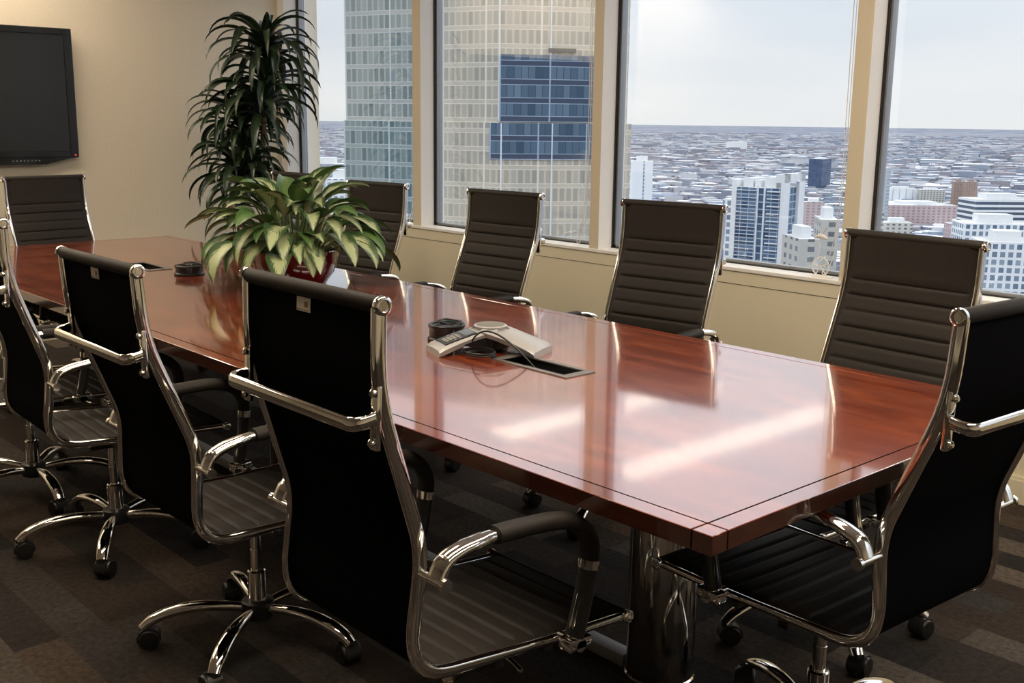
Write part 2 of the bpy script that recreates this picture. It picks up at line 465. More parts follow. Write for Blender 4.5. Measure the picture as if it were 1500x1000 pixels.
SEAT_SPLIT = None
def sling(lo, hi, off):
    """ribbed pad along the side profile between arc lengths lo..hi, puffed on the sitting side, flat behind"""
    step = .004
    pts, tot = arc_resample(side2d, step)
    n = len(pts) - 1
    bm = bmesh.new()
    xsn = [-HW + .004, -HW + .010, -HW + .022, -HW + .034, 0, HW - .034, HW - .022, HW - .010, HW - .004]
    fr, bk = [], []
    rib = .0495
    for i in range(n + 1):
        s = tot * i / n
        if s < lo - 1e-6 or s > hi + 1e-6: continue
        p = pts[i]
        t = (pts[min(i + 1, n)] - pts[max(i - 1, 0)]).normalized()
        nn = Vector((1, 0, 0)).cross(t).normalized()
        if s < .135: d = .008 + .005 * min(1, (.135 - s) / .02) ** .5
        elif s > tot - .05: d = .011
        else:
            f = ((s - .135) / rib) % 1.0
            q = abs(2 * f - 1)
            d = .0040 + .0080 * (1 - q ** 7)
        row = []
        for x in xsn:
            e = (HW - .004 - abs(x))
            if e < .001: dd = .001
            elif e < .008: dd = .004
            elif e < .02: dd = .008 if d > .006 else .006
            else: dd = d
            row.append(bm.verts.new(p + nn * dd + Vector((x, 0, 0))))
        fr.append(row)
        bk.append([bm.verts.new(p - nn * .004 + Vector((x, 0, 0))) for x in xsn])
    m = len(xsn)
    for i in range(len(fr) - 1):
        for k in range(m - 1):
            bm.faces.new((fr[i][k], fr[i][k + 1], fr[i + 1][k + 1], fr[i + 1][k])).material_index = 0
            bm.faces.new((bk[i][k], bk[i + 1][k], bk[i + 1][k + 1], bk[i][k + 1])).material_index = 1
        bm.faces.new((fr[i][0], fr[i + 1][0], bk[i + 1][0], bk[i][0]))
        bm.faces.new((fr[i][-1], bk[i][-1], bk[i + 1][-1], fr[i + 1][-1]))
    for a, b in ((fr[0], bk[0]), (fr[-1], bk[-1])):
        for k in range(m - 1): bm.faces.new((a[k], b[k], b[k + 1], a[k + 1]))
    return bm

_, TOT = arc_resample(side2d, .004)
SPL = .135 + .0495 * 11

def leg_mesh():
    bm = bmesh.new()
    pts = [(.030, 0, .098), (.08, 0, .106), (.14, 0, .112), (.20, 0, .108), (.25, 0, .095), (.285, 0, .078), (.305, 0, .058)]
    pts = round_path(pts, .03, 3)
    n = len(pts)
    a = [.012 + .009 * math.sin(PI * min(1, (i / (n - 1)) * .78)) for i in range(n)]
    b = [.013 + .001 * i / n for i in range(n)]
    sweep(bm, pts, a, b, side=(0, 1, 0), seg=14, power=2.3)
    return bm

def caster_mesh():
    bm = bmesh.new()   # origin at the stem, on the floor
    for s in (-1, 1):
        lathe(bm, [(.010, s * .008), (.024, s * .0085), (.028, s * .011), (.028, s * .022), (.025, s * .026), (.012, s * .027)], (-.014, 0, .0285), axis='Y', seg=22)
    # hood over the wheels
    rings = []
    for k in range(9):
        th = R_(-10 + 25 * k)
        c = Vector((-.014, 0, .0285)) + Vector((math.cos(th), 0, math.sin(th))) * .0325
        rings.append([c + Vector((0, -.019, 0)), c + Vector((0, .019, 0)), c * 1 + Vector((-math.cos(th) * .004, .019, -math.sin(th) * .004)), c + Vector((-math.cos(th) * .004, -.019, -math.sin(th) * .004))])
    ring_tube(bm, rings)
    lathe(bm, [(.009, .045), (.010, .062), (.006, .07)], (0, 0, 0), seg=12)
    return bm

def make_chair():
    t = empty('office_chair', (0, 0, 0))
    seatside = []      # parts that tilt with the seat shell
    def sp(o): seatside.append(o); return o
    sp(link('backrest', sling(0, SPL, 0), [M_leather, M_mesh], t))
    sp(link('seat', sling(SPL, TOT, 0), [M_leather, M_mesh], t))
    for s in (-1, 1):
        bm = bmesh.new()
        nb = len(side2d)
        bb = [.0140 if p.y < -.1 and p.z > .50 else (.0125 if p.y < -.15 else .0085) for p in side2d]
        sweep(bm, [p + Vector((s * HW, 0, 0)) for p in side2d], .0085, bb, side=(1, 0, 0), seg=14, power=3.0)
        sp(link('side_frame', bm, M_chrome, t))
    # top roll and front roll, with ringed chrome caps
    for nm, (y, z), r in (('top_roll', PROF[0], .0145), ('front_roll', PROF[-1], .0125)):
        bm = bmesh.new()
        lathe(bm, [(r * .9, -HW - .004), (r, -HW + .002), (r, HW - .002), (r * .9, HW + .004)], (0, y, z), axis='X', seg=24)
        rl = sp(link(nm, bm, M_leather, t))
        for s in (-1, 1):
            bm = bmesh.new(); q = r + .001
            lathe(bm, [(q, s * (HW + .003)), (q + .001, s * (HW + .006)), (q + .001, s * (HW + .013)), (q - .002, s * (HW + .0155)), (q - .005, s * (HW + .0155)), (q - .006, s * (HW + .012)), (q * .45, s * (HW + .012)), (q * .42, s * (HW + .0145)), (.002, s * (HW + .0145))], (0, y, z), axis='X', seg=28)
            link('roll_cap', bm, M_chrome, rl)
    # bent bar behind the back
    bm = bmesh.new()
    ky, kz = -.345, .895
    pts = round_path([(-HW, ky - .006, kz), (-HW, ky - .052, kz - .008), (HW, ky - .052, kz - .008), (HW, ky - .006, kz)], [0, .045, .045, 0], 8)
    sweep(bm, pts, .0128, .0080, side=(0, 0, 1), seg=14, power=2.6)
    br = sp(link('back_bar', bm, M_chrome, t))
    for s in (-1, 1):
        bm = bmesh.new()
        box(bm, s * HW - .010, s * HW + .010, ky - .015, ky - .004, kz - .055, kz + .055, .004)
        for dz in (-.042, .042):
            lathe(bm, [(.0075, ky - .015), (.0075, ky - .020), (.004, ky - .023)], (s * HW, 0, kz + dz), axis='Y', seg=12)
        link('bracket', bm, M_chrome, br)
    # arms
    for s in (-1, 1):
        ax = s * (HW + .050)
        yz = [(-.253, .612), (-.240, .640), (-.205, .654), (-.14, .663), (-.06, .664), (.02, .662), (.075, .652), (.112, .625), (.128, .595), (.126, .54), (.112, .47), (.100, .425), (.100, .405)]
        pts = round_path([(ax, y, z) for y, z in yz], .02, 3)
        bm = bmesh.new()
        n = len(pts)
        aa = [.020 if i < 10 else .0155 for i in range(n)]
        bb = [.012 if i < 10 else .0115 for i in range(n)]
        sweep(bm, pts, aa, bb, side=(1, 0, 0), seg=14, power=2.4)
        # bolts to the frame, rear and front
        lathe(bm, [(.0085, s * (HW + .006)), (.0085, s * (HW + .070)), (.0120, s * (HW + .070)), (.0120, s * (HW + .079)), (.006, s * (HW + .079))], (0, -.253, .606), axis='X', seg=16)
        lathe(bm, [(.010, s * (HW + .006)), (.010, s * (HW + .060)), (.013, s * (HW + .060)), (.013, s * (HW + .068))], (0, .105, .396), axis='X', seg=16)
        box(bm, min(ax - .018, ax + .018), max(ax - .018, ax + .018), .075, .135, .386, .412, .006)
        arm = sp(link('armrest', bm, M_chrome, t))
        bm = bmesh.new()
        pp = [(ax, -.125, .664), (ax, -.06, .665), (ax, .02, .663), (ax, .075, .653), (ax, .112, .627), (ax, .128, .597), (ax, .1275, .565)]
        pp = round_path(pp, .03, 4)
        sweep(bm, pp, .0230, .0165, side=(1, 0, 0), seg=16, power=2.2)
        link('arm_pad', bm, M_leather, arm)
        bm = bmesh.new()
        sweep(bm, [(ax, .1275, .566), (ax, .126, .548)], .0235, .0175, side=(1, 0, 0), seg=16, power=2.2)
        link('arm_ring', bm, M_chrome, arm)
        bm = bmesh.new()
        sweep(bm, round_path([(ax, .1265, .548), (ax, .122, .50), (ax, .108, .44), (ax, .100, .412)], .03, 4), .0215, .0150, side=(1, 0, 0), seg=16, power=2.2)
        link('arm_sleeve', bm, M_blackpl, arm)
    # under-seat mechanism with cross bars and tilt lever
    bm = bmesh.new()
    box(bm, -.06, .06, -.09, .12, .325, .365, .008)
    box(bm, -HW + .005, HW - .005, -.055, -.030, .362, .378, .004)
    box(bm, -HW + .005, HW - .005, .075, .100, .358, .374, .004)
    mech = sp(link('tilt_mechanism', bm, M_blackpl, t))
    bm = bmesh.new(); sweep(bm, round_path([(.05, .03, .345), (.16, .03, .342), (.20, .02, .338)], .02), .0045, .0045, seg=10)
    link('lever', bm, M_chrome, mech)
    # column
    bm = bmesh.new(); lathe(bm, [(.0245, .075), (.0245, .205), (.021, .209)], seg=24); link('gas_column', bm, M_chrome, t)
    bm = bmesh.new(); lathe(bm, [(.015, .20), (.015, .262), (.0165, .262), (.0165, .268), (.015, .268), (.015, .335)], seg=20); link('piston', bm, M_chrome, t)
    bm = bmesh.new(); lathe(bm, [(.034, .068), (.043, .074), (.045, .10), (.043, .118), (.030, .122)], seg=28); link('hub', bm, M_blackpl, t)
    legs = []
    l0 = link('leg', leg_mesh(), M_chrome, t); c0 = link('caster', caster_mesh(), M_blackpl, l0)
    c0.location = (.305, 0, 0)
    legs.append(l0)
    for k in range(4):
        l = l0.copy(); COL.objects.link(l); l.parent = t
        c = c0.copy(); COL.objects.link(c); c.parent = l
        legs.append(l)
    return t, seatside, legs

chair0, ss0, legs0 = make_chair()

def copy_tree(o, parent, mp):
    c = o.copy(); COL.objects.link(c); c.parent = parent; mp[o] = c
    for ch in o.children: copy_tree(ch, c, mp)
    return c

def pose_chair(pose, phase, label, group, first=False, lab=False):
    X, Y, a, tilt, dz = pose
    if first: t, ss, legs = chair0, ss0, legs0
    else:
        mp = {}
        t = copy_tree(chair0, None, mp)
        ss = [mp[o] for o in ss0]; legs = [mp[o] for o in legs0]
    t.location = (X, Y, 0); t.rotation_euler = (0, 0, a)
    tag(t, label, 'chair', group)
    z0 = .35
    Mt = Matrix.Translation((0, 0, z0 + dz)) @ Matrix.Rotation(tilt, 4, 'X') @ Matrix.Translation((0, 0, -z0))
    for o in ss: o.matrix_local = Mt
    rr = random.Random(int(abs(X * 1000)))
    for k, l in enumerate(legs):
        l.rotation_euler = (0, 0, R_(phase + 72 * k) - a)
        for c in l.children: c.rotation_euler = (0, 0, rr.uniform(-.9, .9))
    return t, Mt

GN, GF = 'chairs along the near side of the table', 'chairs along the window side of the table'
POSES = [
 ((-1.628, 1.315, 0.000, -.055, .023), 14, 'black ribbed office chair in the foreground, its dark back below the leafy plant', GN, True),
 ((-2.517, 1.357, 0.005, .034, .012), 22, 'black ribbed office chair next left of the foreground chair, label under its top roll', GN, True),
 ((-3.455, 1.350, -.039, -.020, .022), 41, 'black ribbed office chair half cut off by the left edge, chrome base fully in view', GN, False),
 ((-4.133, 1.311, 0.0, 0, .01), 69, 'office chair mostly outside the left edge, only its chrome base showing', GN, False),
 ((-1.198, 2.040, 1.508, .025, .023), 12, 'black office chair at the right end of the table, its back toward the camera', None, False),
 ((-2.561, 2.834, 3.301, .003, .027), 3, 'dark ribbed office chair across the table, in front of the wide city view', GF, False),
 ((-1.563, 2.608, 3.088, .015, .014), 36, 'dark ribbed office chair across the table nearest the right end, hiding the rightmost pier base', GF, False),
 ((-3.566, 2.849, 3.235, .027, .021), 38, 'dark ribbed office chair across the table in front of the tall beige tower', GF, False),
 ((-4.536, 2.873, 3.256, -.003, .001), 35, 'dark ribbed office chair just right of the leafy table plant', GF, False),
 ((-5.435, 2.973, 3.309, -.003, .004), 20, 'dark office chair mostly hidden behind the leafy table plant', GF, False),
 ((-5.633, 2.102, -1.481, .003, -.001), 30, 'dark ribbed office chair at the far end of the table under the television', None, False),
]
for i, (pose, ph, lb, grp, lab) in enumerate(POSES):
    if i == 0: continue
    t, Mt = pose_chair(pose, ph, lb, grp)
    POSES[i] = (pose, ph, lb, grp, lab, t, Mt)
t, Mt = pose_chair(POSES[0][0], POSES[0][1], POSES[0][2], POSES[0][3], first=True)
POSES[0] = (*POSES[0], t, Mt)
for q in POSES:
    if q[4]:
        t, Mt = q[5], q[6]
        bm = bmesh.new()
        box(bm, -.030, .014, -.3620, -.3608, 1.042, 1.067)
        box(bm, -.004, .006, -.3626, -.3621, 1.050, 1.060, mi=1)
        for k in range(7): box(bm, -.028 + k * .0058, -.0252 + k * .0058, -.3626, -.3621, 1.0440, 1.0460, mi=1)
        o = link('care_tag', bm, [M_tag, M_tagmark], t, smooth=False)
        o.matrix_local = Mt
        o['label'] = 'small cream paper tag'

# ------------------------------------------------------------------ television on the left wall
tvx = XW + .075
tv = empty('television', (XW, 1.93, 1.15), 0, 'large black flat television mounted on the cream left wall', 'television')
bm = bmesh.new()
# body with drooping lower centre: outline in y,z (relative to z 1.15)
W2 = .685
outline = [(-W2, .0), (-W2 + .05, .0), (-W2 + .20, -.040), (W2 - .20, -.040), (W2 - .05, -.005), (W2, .0), (W2, .775), (-W2, .775)]
def prism(bm, pts, x0, x1, mi=0):
    a = [bm.verts.new((x0, y, z)) for y, z in pts]; b = [bm.verts.new((x1, y, z)) for y, z in pts]
    n = len(pts)
    for i in range(n):
        f = bm.faces.new((a[i], a[(i + 1) % n], b[(i + 1) % n], b[i])); f.material_index = mi
    bm.faces.new(a).material_index = mi; bm.faces.new(b[::-1]).material_index = mi
prism(bm, outline, .03, .075)
# raised bezel strips
for y0, y1, z0, z1 in ((-W2, -W2 + .05, .002, .773), (W2 - .05, W2, .002, .773), (-W2 + .05, W2 - .05, .735, .773), (-W2 + .05, W2 - .05, .002, .040)):
    box(bm, .075, .083, y0, y1, z0, z1, .003)
M_bezel = mat('gloss_black_bezel', (.006, .006, .006), .12)
link('body', bm, M_bezel, tv, smooth=False)
bm = bmesh.new(); box(bm, .0751, .078, -W2 + .05, W2 - .05, .040, .735)
M_screen = mat('dark_screen', (.011, .012, .012), .16)
link('screen', bm, M_screen, tv, smooth=False)
bm = bmesh.new(); box(bm, .0, .03, -.25, .25, .15, .6); link('wall_mount', bm, M_matte, tv, smooth=False)
M_red = bpy.data.materials.new('standby_light'); M_red.use_nodes = True
_b = M_red.node_tree.nodes['Principled BSDF']; _b.inputs['Base Color'].default_value = (.5, .01, .01, 1); _b.inputs['Emission Color'].default_value = (1, .05, .03, 1); _b.inputs['Emission Strength'].default_value = 2
bm = bmesh.new(); box(bm, .083, .086, W2 - .026, W2 - .018, .012, .018); o = link('standby_light', bm, M_red, tv, smooth=False); o['label'] = 'small red standby light'
bm = bmesh.new()
for k in range(8): box(bm, .0751, .0762, W2 - .40 + k * .022, W2 - .391 + k * .022, -.020, -.014)
link('button_row', bm, mat('grey_print', (.25, .25, .25), .5), tv, smooth=False)

# ------------------------------------------------------------------ plants
def leaf_strip(bm, base, yaw, pitch0, length, width, droop, uvl, twist=0.0, seg=12, fold=.35, tipc=1.0, curl=0.0, wfun=None, mi=0):
    """arching blade; UV u across, v along"""
    p = Vector(base); pts = []
    ds = length / seg
    pit = pitch0; yw = yaw
    for i in range(seg + 1):
        d = Vector((math.cos(yw) * math.cos(pit), math.sin(yw) * math.cos(pit), math.sin(pit)))
        pts.append((p.copy(), d))
        p = p + d * ds
        pit -= droop / seg * (.5 + 1.0 * i / seg)
        pit = max(pit, -1.5)
        yw += curl / seg
    rows = []
    for i, (q, d) in enumerate(pts):
        f = i / seg
        wv = (wfun(f) if wfun else math.sin(PI * min(1, f * .95 + .05)) ** .6 * (1 - f ** 4)) * width
        s = d.cross(Vector((0, 0, 1)))
        if s.length < 1e-3: s = Vector((-math.sin(yw), math.cos(yw), 0))
        s.normalize()
        s = Matrix.Rotation(twist * f, 3, d) @ s
        nn = s.cross(d).normalized()
        up = nn * (wv * fold)
        rows.append([bm.verts.new(q - s * wv * .5 + up), bm.verts.new(q - s * wv * .27 + up * .45), bm.verts.new(q), bm.verts.new(q + s * wv * .27 + up * .45), bm.verts.new(q + s * wv * .5 + up)])
    for i in range(seg):
        for k in range(4):
            f = bm.faces.new((rows[i][k], rows[i][k + 1], rows[i + 1][k + 1], rows[i + 1][k])); f.material_index = mi
            for lp, (u, v) in zip(f.loops, ((k / 4, i / seg), ((k + 1) / 4, i / seg), ((k + 1) / 4, (i + 1) / seg), (k / 4, (i + 1) / seg))):
                lp[uvl].uv = (u, v)

def leaf_mat(name, edge, mid, spread, nscale, rough=.35, mottled=True):
    m = mat(name, edge, rough, spec=.5)
    b = m.node_tree.nodes['Principled BSDF']
    uv = N(m, 'ShaderNodeUVMap'); sep = N(m, 'ShaderNodeSeparateXYZ'); LK(m, uv.outputs[0], sep.inputs[0])
    s1 = N(m, 'ShaderNodeMath', operation='SUBTRACT'); s1.inputs[1].default_value = .5; LK(m, sep.outputs[0], s1.inputs[0])
    ab = N(m, 'ShaderNodeMath', operation='ABSOLUTE'); LK(m, s1.outputs[0], ab.inputs[0])
    # herringbone veins: v - |u-.5| skew
    mu = N(m, 'ShaderNodeMath', operation='MULTIPLY'); mu.inputs[1].default_value = 1.1; LK(m, ab.outputs[0], mu.inputs[0])
    sv = N(m, 'ShaderNodeMath', operation='SUBTRACT'); LK(m, sep.outputs[1], sv.inputs[0]); LK(m, mu.outputs[0], sv.inputs[1])
    sn = N(m, 'ShaderNodeMath', operation='MULTIPLY'); sn.inputs[1].default_value = 46; LK(m, sv.outputs[0], sn.inputs[0])
    si = N(m, 'ShaderNodeMath', operation='SINE'); LK(m, sn.outputs[0], si.inputs[0])
    t = N(m, 'ShaderNodeTexCoord'); nz_ = N(m, 'ShaderNodeTexNoise'); nz_.inputs['Scale'].default_value = nscale; nz_.inputs['Detail'].default_value = 3
    LK(m, t.outputs['Object'], nz_.inputs['Vector'])
    a1 = N(m, 'ShaderNodeMath', operation='MULTIPLY_ADD'); a1.inputs[1].default_value = .055 if mottled else .01; LK(m, si.outputs[0], a1.inputs[0]); LK(m, ab.outputs[0], a1.inputs[2])
    a2 = N(m, 'ShaderNodeMath', operation='MULTIPLY_ADD'); a2.inputs[1].default_value = .75 if mottled else .2; LK(m, nz_.outputs['Fac'], a2.inputs[0]); LK(m, a1.outputs[0], a2.inputs[2])
    r = N(m, 'ShaderNodeValToRGB'); r.color_ramp.elements[0].position = spread; r.color_ramp.elements[0].color = (*mid, 1)
    r.color_ramp.elements[1].position = spread + .16; r.color_ramp.elements[1].color = (*edge, 1)
    LK(m, a2.outputs[0], r.inputs[0]); LK(m, r.outputs[0], b.inputs['Base Color'])
    b.inputs['Transmission Weight'].default_value = 0
    b.inputs['Subsurface Weight'].default_value = 0
    return m
M_drac = leaf_mat('dark_green_strap_leaf', (.014, .028, .012), (.032, .055, .024), .18, 6, .30, mottled=False)
M_agl = leaf_mat('variegated_leaf', (.040, .085, .026), (.40, .45, .24), .55, 16, .38)
M_agl2 = leaf_mat('mid_green_leaf', (.06, .13, .035), (.12, .20, .06), .50, 8, .36)

def tall_plant():
    px, py = -6.40, 3.55
    t = empty('tall_corner_plant', (px, py, 0), 0, 'tall dark green floor plant with drooping strap leaves in the window corner', 'plant')
    bm = bmesh.new(); lathe(bm, [(.13, 0), (.15, .01), (.185, .34), (.19, .36), (.175, .36), (.165, .31)], seg=32, cap=False)
    bmesh.ops.contextual_create(bm, geom=[v for v in bm.verts if v.co.z < .001])
    link('pot', bm, mat('dark_planter', (.02, .02, .02), .35), t)
    bm = bmesh.new(); lathe(bm, [(.168, .30), (.168, .315), (.02, .325)], seg=24); link('soil', bm, M_soil, t)
    canes = [((.03, .03), (.06, .06), 1.83), ((-.06, .02), (-.10, -.03), 1.30), ((.04, -.07), (.02, -.10), .98), ((-.02, .07), (.12, .0), 1.40)]
    for (a, b, h) in canes:
        bm = bmesh.new()
        pts = [Vector((a[0] + (b[0] - a[0]) * f + .012 * math.sin(7 * f + h), a[1] + (b[1] - a[1]) * f + .012 * math.cos(5 * f), .31 + (h - .31) * f)) for f in [i / 12 for i in range(13)]]
        sweep(bm, pts, .017, .017, seg=10)
        link('cane', bm, M_cane, t)
    bm = bmesh.new(); uvl = bm.loops.layers.uv.new('UVMap')
    rr = random.Random(3)
    heads = [(.06, .06, 1.83, 44), (-.10, -.03, 1.36, 44), (.02, -.10, 1.04, 40), (.12, 0, 1.48, 40), (.06, .06, 1.62, 26), (-.09, -.02, 1.16, 26), (.05, 0, .88, 22)]
    for hx_, hy_, hz, n in heads:
        for k in range(n):
            f = k / n
            yaw = k * 2.39996 + rr.uniform(-.3, .3)
            pit = 1.25 - 1.15 * f + rr.uniform(-.15, .15)
            ln = rr.uniform(.34, .50) * (.92 if f < .2 else 1.0)
            leaf_strip(bm, (hx_ + .012 * math.cos(yaw), hy_ + .012 * math.sin(yaw), hz + .10 * (1 - f) - .06), yaw, pit, ln, rr.uniform(.045, .066), rr.uniform(2.0, 2.9), uvl, twist=rr.uniform(-.7, .7), seg=12, fold=.22, curl=rr.uniform(-.4, .4),
                       wfun=lambda q: (min(1, .45 + q * 2.2)) * (1 - q ** 3.2) ** .9 + .02)
    # keep clear of wall, pier and glass
    for v in bm.verts:
        v.co.x = max(v.co.x, XW + .01 - px)
        if v.co.y > YW - .01 - py and (v.co.x + px < -6.91): v.co.y = YW - .01 - py
        v.co.y = min(v.co.y, YG - .03 - py)
    link('foliage', bm, M_drac, t, angle=60)
tall_plant()

def table_plant():
    px, py = -3.90, 2.33
    t = empty('potted_table_plant', (px, py, TZ), 0, 'bushy plant with pale mottled leaves in a glossy red pot on the table', 'plant')
    bm = bmesh.new(); lathe(bm, [(.10, 0.0), (.125, .004), (.160, .05), (.172, .10), (.172, .125), (.176, .14), (.165, .142), (.158, .12)], seg=48, cap=False)
    bmesh.ops.contextual_create(bm, geom=[v for v in bm.verts if v.co.z < .001])
    link('pot', bm, M_pot, t)
    bm = bmesh.new(); lathe(bm, [(.160, .105), (.160, .118), (.02, .126)], seg=24); link('soil', bm, M_soil, t)
    rr = random.Random(11)
    st = bmesh.new()
    bm = bmesh.new(); uvl = bm.loops.layers.uv.new('UVMap')
    bg_ = bmesh.new(); uvg = bg_.loops.layers.uv.new('UVMap')
    nleaf = 104
    for k in range(nleaf):
        f = (k + .5) / nleaf
        yaw = k * 2.39996 + rr.uniform(-.25, .25)
        br = .03 + .11 * math.sqrt(f)
        base = Vector((br * math.cos(yaw) * .8, br * math.sin(yaw) * .8, .12))
        # petiole rises and leans outward
        rise = .225 - .165 * f + rr.uniform(-.05, .04); out = .02 + .12 * f + rr.uniform(-.02, .05)
        tip = base + Vector((math.cos(yaw) * out, math.sin(yaw) * out, rise))
        mid = base.lerp(tip, .5) + Vector((0, 0, .03))
        sweep(st, [base * (1 - q) ** 2 + mid * 2 * q * (1 - q) + tip * q * q for q in [i / 6 for i in range(7)]], .0035, .0035, seg=6)
        ln = rr.uniform(.16, .235); wd = ln * rr.uniform(.40, .52)
        pit = 1.05 - 1.35 * f + rr.uniform(-.35, .3)
        tgt = (bm, uvl) if rr.random() < .7 else (bg_, uvg)
        leaf_strip(tgt[0], tip, yaw + rr.uniform(-.25, .25), pit, ln, wd, rr.uniform(1.1, 2.0), tgt[1], twist=rr.uniform(-.5, .5), seg=10, fold=.18, curl=rr.uniform(-.3, .3),
                   wfun=lambda q: (math.sin(PI * min(1, q ** .72)) ** .75) * (1 - .25 * q) + .01)
    for q_ in (bm, bg_):
        for v in q_.verts: v.co.z = max(v.co.z, .012)
    link('pale_foliage', bm, M_agl, t, angle=60)
    link('green_foliage', bg_, M_agl2, t, angle=60)
    link('stems', st, mat('leaf_stalk', (.10, .16, .05), .5), t)
table_plant()

# ------------------------------------------------------------------ conference phone
def phone():
    ph = empty('conference_phone', (-2.405, 2.10, TZ), 0, 'silver grey conference phone with keypad arm and round speaker on the table', 'phone')
    M_sil = mat('silver_plastic', (.42, .415, .41), .38, .25); M_silk = mat('speaker_mesh', (.17, .165, .15), .7)
    M_panel2 = mat('keypad_panel', (.02, .02, .02), .3); M_key = mat('grey_key', (.30, .29, .27), .5); M_lcd = mat('lcd_glass', (.07, .08, .07), .15)
    # three arms: direction angle, length
    arms = [(R_(-107), .185), (R_(22), .175), (R_(135), .165)]
    bm = bmesh.new()
    for a, ln in arms:
        d = Vector((math.cos(a), math.sin(a), 0)); s = Vector((-d.y, d.x, 0))
        rings = []
        for i in range(13):
            f = i / 12
            r = ln * f
            zt = .070 - .048 * f ** 1.25 if f < .97 else .018
            th = .020 + .002 * f
            wv = .058 - .010 * math.sin(PI * f) * .8 + (.004 * f)
            if f > .97: wv -= .006
            c = d * r
            if abs(a - R_(22)) < .01: wv += .012
            zb = max(.0, zt - th) if f > .8 else zt - th
            rings.append([c + s * wv + Vector((0, 0, zt - .006)), c + s * (wv - .008) + Vector((0, 0, zt)), c + Vector((0, 0, zt + .002)), c - s * (wv - .008) + Vector((0, 0, zt)), c - s * wv + Vector((0, 0, zt - .006)), c - s * wv * .9 + Vector((0, 0, zb)), c + Vector((0, 0, zb)), c + s * wv * .9 + Vector((0, 0, zb))])
        ring_tube(bm, rings)
    link('body', bm, M_sil, ph, angle=35)
    bm = bmesh.new()
    for a, ln in arms:
        d = Vector((math.cos(a), math.sin(a), 0)); s = Vector((-d.y, d.x, 0)); rings = []
        for i in range(9):
            f = i / 8 * .93
            zt = .070 - .048 * f ** 1.25 - .004; zb = .012 if f < .3 else max(.003, .012 + .018 * math.sin((f - .3) / .63 * PI) * .8)
            zb = min(zb, zt - .006); wv = .050; c = d * (ln * f)
            rings.append([c + s * wv + Vector((0, 0, zt - .012)), c + Vector((0, 0, zt)), c - s * wv + Vector((0, 0, zt - .012)), c - s * wv * .86 + Vector((0, 0, zb)), c + s * wv * .86 + Vector((0, 0, zb))])
        ring_tube(bm, rings)
    link('lower_shell', bm, M_matte, ph, angle=35)
    bm = bmesh.new(); lathe(bm, [(.044, .060), (.050, .0735), (.046, .0765), (.044, .0765)], seg=40); link('speaker_rim', bm, M_sil, ph)
    bm = bmesh.new(); lathe(bm, [(.0435, .070), (.0435, .0775), (.03, .0795), (.002, .080)], seg=36); link('speaker', bm, M_silk, ph)
    a, ln = arms[0]
    d = Vector((math.cos(a), math.sin(a), 0)); s = Vector((-d.y, d.x, 0))
    def onarm(r, off, h=0.0):
        f = r / ln
        return d * r + s * off + Vector((0, 0, .070 - .048 * f ** 1.25 + .0022 + h))
    def plate(bm, r0, r1, o0, o1, h0, h1, n=6, mi=0):
        rings = []
        for i in range(n + 1):
            r = r0 + (r1 - r0) * i / n
            rings.append([onarm(r, o0, h0), onarm(r, o1, h0), onarm(r, o1, h1), onarm(r, o0, h1)])
        ring_tube(bm, rings, mi=mi)
    bm = bmesh.new(); plate(bm, .060, .160, -.040, .040, -.004, .0015); kp = link('keypad_panel', bm, M_panel2, ph, smooth=False)
    bm = bmesh.new(); plate(bm, .064, .094, -.032, .032, .0015, .0025); link('display', bm, M_lcd, ph, smooth=False)
    bm = bmesh.new()
    for i in range(4):
        for j in range(3):
            r = .104 + i * .0125; o = -.018 + j * .014
            plate(bm, r, r + .009, o, o + .010, .0015, .0032, n=1)
    for o in (-.034, .027): plate(bm, .106, .112, o, o + .006, .0015, .0028, n=1); plate(bm, .122, .128, o, o + .006, .0015, .0028, n=1)
    link('keys', bm, M_key, ph, smooth=False)
    # dark underside
    bm = bmesh.new(); lathe(bm, [(.03, .0), (.05, .008), (.062, .045), (.05, .056)], seg=28); link('underside', bm, M_matte, ph)
phone()

# phone lead: coils under the phone, then arcs over into the hatch
bm = bmesh.new()
P0 = Vector((-2.405, 2.10, TZ))
pts = []
for i in range(64):
    th = i / 64 * 2 * PI * 2.5
    pts.append(Vector((-2.345 + .055 * math.cos(th), 2.005 + .038 * math.sin(th), TZ + .006 + .014 * i / 64)))
last = pts[-1]
for q in range(1, 15):
    f = q / 14
    a_ = last; b_ = Vector((-2.30, 1.98, TZ + .16)); c_ = Vector((-2.155, 2.062, TZ - .02))
    pts.append(a_ * (1 - f) ** 2 + b_ * 2 * f * (1 - f) + c_ * f * f)
sweep(bm, pts, .0028, .0028, seg=8)
tag(link('phone_cord', bm, M_blackpl), 'black cord coiled beside the conference phone and arching into the cable hatch', 'cord')

# round black cable pucks
def puck(x, y, r, h, label):
    t = empty('cable_puck', (x, y, TZ), 0, label, 'cable holder')
    bm = bmesh.new()
    lathe(bm, [(r * .97, 0), (r * 1.03, .002), (r * 1.03, .008), (r * .93, .012), (r * .93, h - .014), (r, h - .008), (r, h - .002), (r * .96, h), (r * .80, h - .001), (r * .78, h - .004), (.003, h - .004)], seg=40)
    link('drum', bm, M_blackpl, t)
    bm = bmesh.new(); pts = []
    for i in range(90):
        th = i / 90 * 2 * PI * 3
        rr_ = r * (.62 + .16 * math.sin(i * .21))
        pts.append(Vector((rr_ * math.cos(th) + .006 * math.sin(i * .5), rr_ * math.sin(th), h + .003 + .004 * math.sin(i * .33) ** 2)))
    e = pts[-1]
    for q in range(1, 9):
        f = q / 8
        pts.append(e.lerp(Vector((r * 1.05, -r * .35, h * .35)), f) + Vector((0, 0, .01 * math.sin(PI * f))))
    sweep(bm, pts, .0022, .0022, seg=6)
    link('cable', bm, M_blackpl, t)
puck(-2.595, 2.085, .058, .052, 'round black cable puck on the table behind the conference phone keypad')
